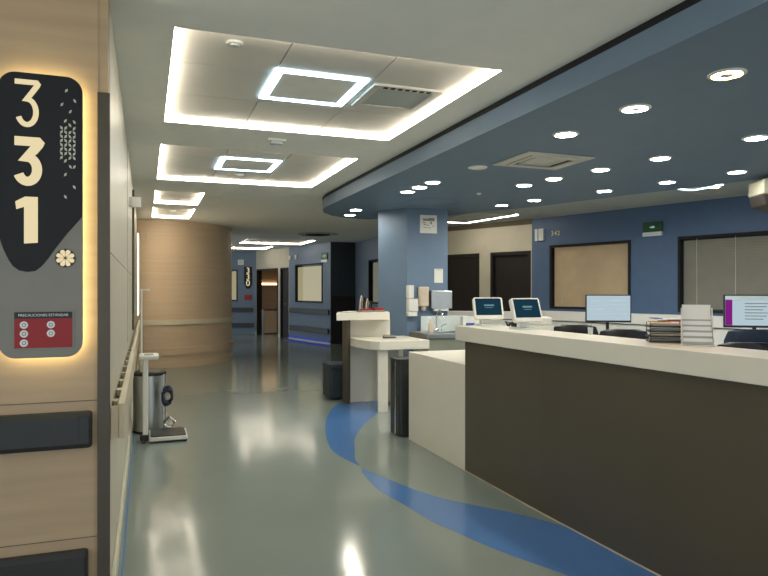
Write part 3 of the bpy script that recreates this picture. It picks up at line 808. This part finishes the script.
# clutter on the high top
t = thing('red_tray', 'low red box of supplies on the white high desk top', 'tray', (2.64, 7.66, 1.131), R(5))
b = MB(); b.prism(rrect(-.16, .15, -.07, .07, .015, 3), 0, .022); b.build('base', M['cabgrey'], t)
b = MB(); b.box(-.14, -.02, -.05, .05, .0225, .045); b.box(.02, .14, -.06, .05, .0225, .05); b.build('contents', M['red'], t)
t = thing('desk_organizer', 'small dark wire organizer standing on the high desk top', 'organizer', (2.60, 7.81, 1.131))
for k in range(4):
    b = MB(); x = -.08 + k * .04
    b.tube([(x, -.05, 0), (x + .005, -.05, .15 - k * .02), (x + .03, -.02, .20 - k * .022), (x + .06, .03, .12), (x + .065, .05, 0)], .010, 8); b.build('wire_hoop', M['black'] if k % 2 else M['soap'], t)
b = MB(); b.box(-.10, .13, -.06, .06, 0, .006); b.build('base', M['black'], t)
t = thing('paper_clutter', 'flat beige papers at the left end of the high desk top', 'papers', (2.37, 7.70, 1.131), R(20))
for k in range(3):
    b = MB(Matrix.Rotation(R(14 * k), 4, 'Z')); b.box(-.10, .08, -.06, .06, .0045 * k, .0045 * k + .004); b.build('sheet', (M['tan'], M['cabgrey'], M['paper'])[k], t)
t = thing('stapler', 'small dark stapler on the lower white desk top', 'stapler', (2.78, 7.40, .821), R(15))
b = MB(); b.box(-.09, .09, -.02, .02, 0, .012); b.build('base', M['black'], t, bevel=.003)
b = MB(); b.wallprism([(-.09, .013), (.085, .022), (.085, .035), (-.06, .045), (-.09, .035)], -.016, .016); b.build('arm', M['cabgrey'], t, bevel=.003)

# black slim waste bin
t = thing('waste_bin', 'tall dark slim bin with chrome edge against the white counter block', 'bin', (2.42, 5.88, 0))
b = MB(); b.prism(rrect(-.16, .14, -.13, .13, .03, 5), .01, .72); b.build('body', M['charcoal'], t)
b = MB(); b.prism(rrect(-.165, .145, -.135, .135, .033, 5), .722, .745); b.build('lid', M['charcoal'], t, bevel=.004)
b = MB(); b.box(-.172, -.167, -.06, -.045, .02, .72); b.build('chrome_edge', M['chrome'], t)
b = MB(); b.box(-.165, -.161, .03, .09, .60, .68); b.build('flap', M['black'], t)

# ---------------- reception counter ----------------
b = MB(); b.box(2.32, 2.98, 4.515, 5.66, 0, .825)
o = b.build('counter_block', M['counter'], bevel=.003); tag(o, 'low white counter block joined to the end of the brown reception counter', 'counter')
t = thing('reception_counter', 'long brown reception counter with thick white top', 'counter', (0, 0, 0))
fx = [(4.51, 2.320), (3.5, 2.325), (2.6, 2.352), (1.9, 2.395), (1.2, 2.45), (0.4, 2.54), (-0.4, 2.65)]
b = MB(); b.prism([(x, y) for y, x in fx] + [(x + .08, y) for y, x in fx[::-1]], 0.012, 1.012); b.build('front_panel', M['brown'], t)
fc_ = [(4.58, 2.270)] + [(y, x - .045) for y, x in fx[1:]]
b = MB(); b.prism([(x, y) for y, x in fc_] + [(x + .34, y) for y, x in fc_[::-1]], 1.014, 1.125); b.build('counter_top', M['counter'], t, bevel=.003)
b = MB(); b.prism([(x + .002, y) for y, x in fx] + [(x + .075, y) for y, x in fx[::-1]], 0.0005, 0.0115); b.build('base_strip', M['tan'], t)
b = MB(); b.prism([(x + .082, y) for y, x in fx] + [(x + .75, y) for y, x in fx[::-1]], 0.72, .76); b.build('work_top', M['counter'], t)
# back desk for the monitors
t = thing('back_desk', 'white work desk behind the reception counter carrying the monitors', 'desk', (5.25, 5.4, 0), R(-73))
b = MB(); b.box(-2.4, 1.9, -.32, .32, .715, .75); b.build('desk_top', M['counter'], t)
for x in (-2.35, -.3, 1.85):
    b = MB(); b.box(x, x + .03, -.3, .3, 0, .714); b.build('leg', M['counter'], t)

def monitor(label, x, y, rz, zc, wd, hg, side):
    t = thing('monitor', label, 'monitor', (x, y, .751), rz)
    zc -= .751
    b = MB(); b.box(-wd / 2, wd / 2, -.012, .02, zc - hg / 2, zc + hg / 2); b.build('casing', M['black'], t, bevel=.004)
    b = MB(); b.box(-wd / 2 + .012, wd / 2 - .012, -.0145, -.0125, zc - hg / 2 + .022, zc + hg / 2 - .012); sc = b.build('screen', M['screen'], t)
    if side:
        b = MB(); b.box(-wd / 2 + .0125, -wd / 2 + .075, -.016, -.0147, zc - hg / 2 + .023, zc + hg / 2 - .05); b.build('sidebar', M['purple'], sc)
        b = MB(); b.box(-wd / 2 + .0125, wd / 2 - .0125, -.016, -.0147, zc + hg / 2 - .045, zc + hg / 2 - .013); b.build('toolbar', M['acrylic'], sc)
        b = MB()
        for k in range(6): b.box(-.10, -.10 + .22 - .03 * (k % 3), -.016, -.0147, zc + .07 - k * .03, zc + .078 - k * .03)
        b.build('text_lines', M['cabgrey'], sc)
    else:
        b = MB()
        for k in range(4): b.box(-.2, .2, -.016, -.0147, zc + .09 - k * .05, zc + .092 - k * .05)
        b.build('text_lines', M['acrylic'], sc)
    b = MB(); b.tube([(0, .045, .012), (0, .045, zc)], .018); b.build('stand', M['black'], t)
    b = MB(); b.prism(rrect(-.11, .11, -.06, .14, .02), 0, .012); b.build('foot', M['black'], t)
    return t
monitor('desktop monitor with plain pale screen in front of the left window', 4.94, 6.07, R(-28), 1.195, .50, .315, False)
monitor('desktop monitor with purple sidebar at the right edge of the photo', 5.53, 4.66, R(-34), 1.20, .57, .32, True)

def office_chair(label, x, y, rz, hb, bm='black'):
    t = thing('office_chair', label, 'chair', (x, y, 0), rz)
    b = MB(); b.prism(rrect(-.24, .24, -.24, .24, .08), .42, .50); b.build('seat', M['navy'], t, bevel=.02)
    b = MB()
    rs = []
    for z, wd, y_ in ((hb - .42, .18, .25), (hb - .3, .22, .27), (hb - .1, .23, .29), (hb - .02, .20, .30), (hb, .12, .30)):
        rs.append([(wd * math.cos(k) * 1.0, y_ + .03 * math.sin(k) + .03 * (math.cos(k) ** 2) * -1, z) for k in [2 * math.pi * i / 20 for i in range(20)]])
    b.smooth = True; b.rings(rs); b.build('backrest', M[bm], t)
    b = MB(); b.tube([(0, .24, .46), (0, .31, .6), (0, .29, hb - .3)], .02); b.build('back_support', M['black'], t)
    for sx in (-1, 1):
        b = MB(); b.tube([(.25 * sx, .1, .45), (.30 * sx, .1, .5), (.30 * sx, .08, .68)], .014); ar = b.build('armrest', M['black'], t)
        b = MB(); b.box(.27 * sx - (.03 if sx > 0 else .03), .27 * sx + .06 * (1 if sx > 0 else .5), -.08, .18, .682, .71); b.build('arm_pad', M['black'], ar, bevel=.008)
    b = MB(); b.tube([(0, 0, .10), (0, 0, .419)], .025); b.build('gas_lift', M['chrome'], t)
    b = MB()
    for k in range(5):
        a_ = R(72 * k); b.tube([(0, 0, .11), (.28 * math.cos(a_), .28 * math.sin(a_), .075)], .018)
    b.build('base', M['black'], t)
    for k in range(5):
        a_ = R(72 * k); b = MB(Matrix.Translation((.28 * math.cos(a_), .28 * math.sin(a_), .03)) @ Matrix.Rotation(R(90), 4, 'X')); b.lathe([(.029, -.02), (.029, .02)], n=14); b.build('caster', M['black'], t)
    return t
office_chair('black office chair, left one before the plain screen', 4.15, 5.66, R(150), 1.06)
office_chair('black office chair, right one under the plain screen', 4.20, 5.02, R(150), 1.05)
office_chair('black office chair in front of the purple-barred screen, nearest of all', 4.28, 3.80, R(150), 1.02)
office_chair('dark navy backed chair just under the purple-barred screen', 5.0, 4.36, R(150), 1.07, 'navy')

# ---------------- on the counter ----------------
CT = 1.1255
def tablet(label, x, y, rz):
    t = thing('touch_terminal', label, 'touch screen', (x, y, CT), rz)
    T = Matrix.Translation((0, 0, .135)) @ Matrix.Rotation(R(-20), 4, 'X')
    b = MB(T); b.wallprism(rrect(-.118, .118, -.088, .088, .018, 5), -.012, .022); b.build('casing', M['white'], t, bevel=.004)
    b = MB(T); b.box(-.103, .103, -.0135, -.0122, -.058, .078); sc = b.build('screen', M['teal'], t)
    b = MB(T); b.box(-.035, .045, -.0145, -.0137, .015, .028); b.box(-.028, .035, -.0145, -.0137, .0, .004); b.build('screen_text', M['tealtext'], sc)
    b = MB(); b.rings([[(-w_, y_ - .02, z), (w_, y_ - .02, z), (w_, y_ + .02, z), (-w_, y_ + .02, z)] for z, w_, y_ in ((.012, .035, .05), (.09, .03, .06), (.13, .03, .045))]); b.build('stand', M['white'], t, bevel=.004)
    b = MB(); b.prism(rrect(-.09, .09, -.06, .10, .02), 0, .0118); b.build('foot', M['acrylic'], t)
    return t
tablet('white framed teal touch terminal at the left end of the counter', 2.50, 4.47, R(-12))
tablet('white framed teal touch terminal, right one of the pair on the counter', 2.525, 3.97, R(2))
def printer(label, x, y, rz, wd):
    t = thing('receipt_printer', label, 'printer', (x, y, .7605), rz)
    b = MB(); b.prism(rrect(-wd / 2, wd / 2, -.10, .10, .015), 0, .38); b.build('body', M['white'], t, bevel=.006)
    b = MB(); b.prism(rrect(-wd / 2 + .01, wd / 2 - .01, -.09, .09, .015), .382, .44); b.build('lid', M['white'], t, bevel=.01)
    b = MB(); b.box(-wd / 2 + .03, wd / 2 - .08, -.103, -.1005, .30, .315); b.build('slot', M['cabgrey'], t)
printer('white boxy printer behind the right touch terminal', 2.775, 4.20, R(-25), .20)
t = thing('cable_bundle', 'dark tangle of cables behind the left touch terminal', 'cables', (2.75, 4.43, .7605))
for k in range(5):
    b = MB()
    pts = [(-.04 + .06 * math.cos(q * .9 + k), -.02 + .06 * math.sin(q * 1.3 + k * 1.7), .33 + .07 * abs(math.sin(q * 1.1 + k))) for q in range(8)]
    pts = [(pts[0][0], pts[0][1], 0)] + pts
    b.tube(pts, .006, 6); b.build('cable', M['black'] if k % 2 else M['charcoal'], t)

# tray stack of papers
t = thing('paper_tray_stack', 'stacked black wire trays full of papers beside the white leaflet rack', 'letter tray', (2.60, 2.74, CT), R(-33))
for k in range(4):
    z = k * .026
    b = MB()
    for (a0, a1, c0, c1) in ((-.088, .088, -.06, -.056), (-.088, .088, .056, .06), (-.088, -.084, -.056, .056), (.084, .088, -.056, .056)): b.box(a0, a1, c0, c1, z + .001, z + .012)
    b.box(-.084, .084, -.056, .056, z + .001, z + .003)
    for sx in (-.086, .082):
        for sy in (-.058, .054): b.box(sx, sx + .004, sy, sy + .004, z + .012, z + .0268)
    b.build('wire_tray', M['black'], t)
    b = MB(Matrix.Rotation(R(random.uniform(-3, 3)), 4, 'Z')); b.box(-.078, .076, -.05, .05, z + .0035, z + .011); b.box(-.07, .074, -.052, .045, z + .0115, z + .019); b.build('paper', M['tan'] if k % 2 else M['cabgrey'], t)
for i, (c, x0, x1, z) in enumerate((('yellow', -.085, .02, .105), ('orange', -.03, .07, .110), ('pink', .02, .09, .115), ('bluepaper', -.07, -.03, .125), ('paper', -.06, .07, .121))):
    b = MB(Matrix.Rotation(R(-4 + 3 * i), 4, 'Z')); b.box(x0, x1, -.062, .04, z + .001, z + .0045); b.build('top_leaflet', M[c], t)
# leaflet rack
t = thing('leaflet_rack', 'white tiered leaflet rack with sheets on the reception counter', 'leaflet holder', (2.60, 2.525, CT), R(-42))
b = MB(); b.prism([(-.072, -.055), (.072, -.055), (.072, .06), (-.072, .06)], 0, .006); b.build('base', M['white'], t)
for sx in (-1, 1):
    b = MB(); x = .072 * sx
    b.prism([(-.055, .0065), (.06, .0065), (.075, .185), (.04, .185), (.01, .125), (-.02, .075), (-.055, .035)], min(x, x - .003 * sx), max(x, x - .003 * sx), lambda p: (p[2], p[0], p[1])); b.build('side_panel', M['white'], t)
for k in range(5):
    y0 = -.05 + k * .024; z0 = .008 + k * .010
    T = Matrix.Translation((0, y0, z0)) @ Matrix.Rotation(R(-12), 4, 'X')
    b = MB(T); b.box(-.066, .066, 0, .008, 0, .030 + k * .018 + (.055 if k == 4 else 0)); b.build('leaflet', M['paper'], t)
    b = MB(T); b.box(-.068, .068, -.004, -.001, 0, .012 + k * .017); b.build('pocket', M['greyceil'], t)
# small things on the ledge
t = thing('pen_cup', 'small clear cup on the counter below the plain monitor', 'cup', (2.60, 3.36, CT))
b = MB(); b.lathe([(.014, 0), (.017, .045), (.016, .045), (.013, .003)]); b.build('body', M['acrylic'], t)
b = MB(); b.tube([(0, 0, .004), (.008, .004, .06)], .003, 6); b.build('pen', M['black'], t)

# ---------------- scale, bin ----------------
t = thing('weighing_scale', 'white column scale with black platform on the floor by the left wall', 'scale', (0.195, 6.47, 0), R(0))
b = MB(); b.prism(rrect(-.17, .17, -.17, .20, .02), .018, .055); b.build('platform', M['white'], t, bevel=.006)
b = MB(); b.prism(rrect(-.155, .155, -.155, .185, .015), .0555, .064); b.build('mat', M['black'], t)
b = MB(); b.box(-.25, -.172, -.13, -.03, .02, .07); b.build('column_base', M['black'], t, bevel=.01)
b = MB(); b.prism(rrect(-.225, -.175, -.105, -.06, .012), .071, .765); b.build('column', M['white'], t)
T = Matrix.Translation((-.17, -.085, .79)) @ Matrix.Rotation(R(12), 4, 'X')
b = MB(T); b.prism(rrect(-.085, .085, -.05, .06, .025), -.018, .018); hd = b.build('display_head', M['white'], t, bevel=.008)
b = MB(T); b.box(-.04, .04, -.02, .03, .0185, .020); b.build('display', M['cabgrey'], hd)
b = MB(); b.tube([(-.235, .0, .64), (-.235, .02, 1.41)], .009); hr = b.build('height_rod', M['white'], t)
b = MB(); b.box(-.25, -.16, .01, .02, 1.40, 1.415); b.build('head_stop', M['white'], hr)
b = MB(); b.box(-.245, -.19, -.06, .005, .70, .73); b.build('rod_bracket', M['white'], t)
for sx, sy in ((-.215, -.13), (-.215, -.03), (.15, -.15), (.15, .17)):
    b = MB(Matrix.Translation((sx, sy, .018)) @ Matrix.Rotation(R(90), 4, 'Y')); b.lathe([(.0175, -.012), (.0175, .012)], n=16); b.build('wheel', M['black'], t)
t = thing('pedal_bin', 'round steel pedal bin with dark lid behind the scale', 'bin', (0.035, 6.90, 0))
b = MB(); b.lathe([(.155, .02), (.155, .56)]); b.build('body', M['steel'], t)
b = MB(); b.lathe([(.158, .561), (.158, .585), (.12, .605)]); b.build('lid', M['black'], t)
b = MB(); b.lathe([(.160, .0), (.160, .019)]); b.build('base_ring', M['black'], t)
t = thing('cuff_stand', 'thin chrome stand holding a coiled dark blue cuff beside the scale', 'medical stand', (0.165, 6.715, 0))
b = MB(); b.tube([(0, 0, .025), (0, 0, .58)], .012); b.build('pole', M['chrome'], t)
b = MB(); b.prism(rrect(-.06, .06, -.04, .04, .03), .0, .024); b.build('base', M['chrome'], t)
b = MB(); pts = []
for q in range(40):
    aa = q * .6; pts.append((.03 + .045 * math.cos(aa), -.03 + .008 * math.sin(q), .40 + .07 * math.sin(aa) - q * .0015))
b.tube(pts, .012, 8); b.build('coiled_cuff', mat('dark_blue_rubber', (28, 38, 62), .45), t)
b = MB(); b.tube([(.0, -.02, .12), (.05, -.05, .17), (.10, -.04, .12), (.07, -.02, .06), (.0, -.03, .09)], .012, 8); b.build('hose_loop', M['steel'], t)
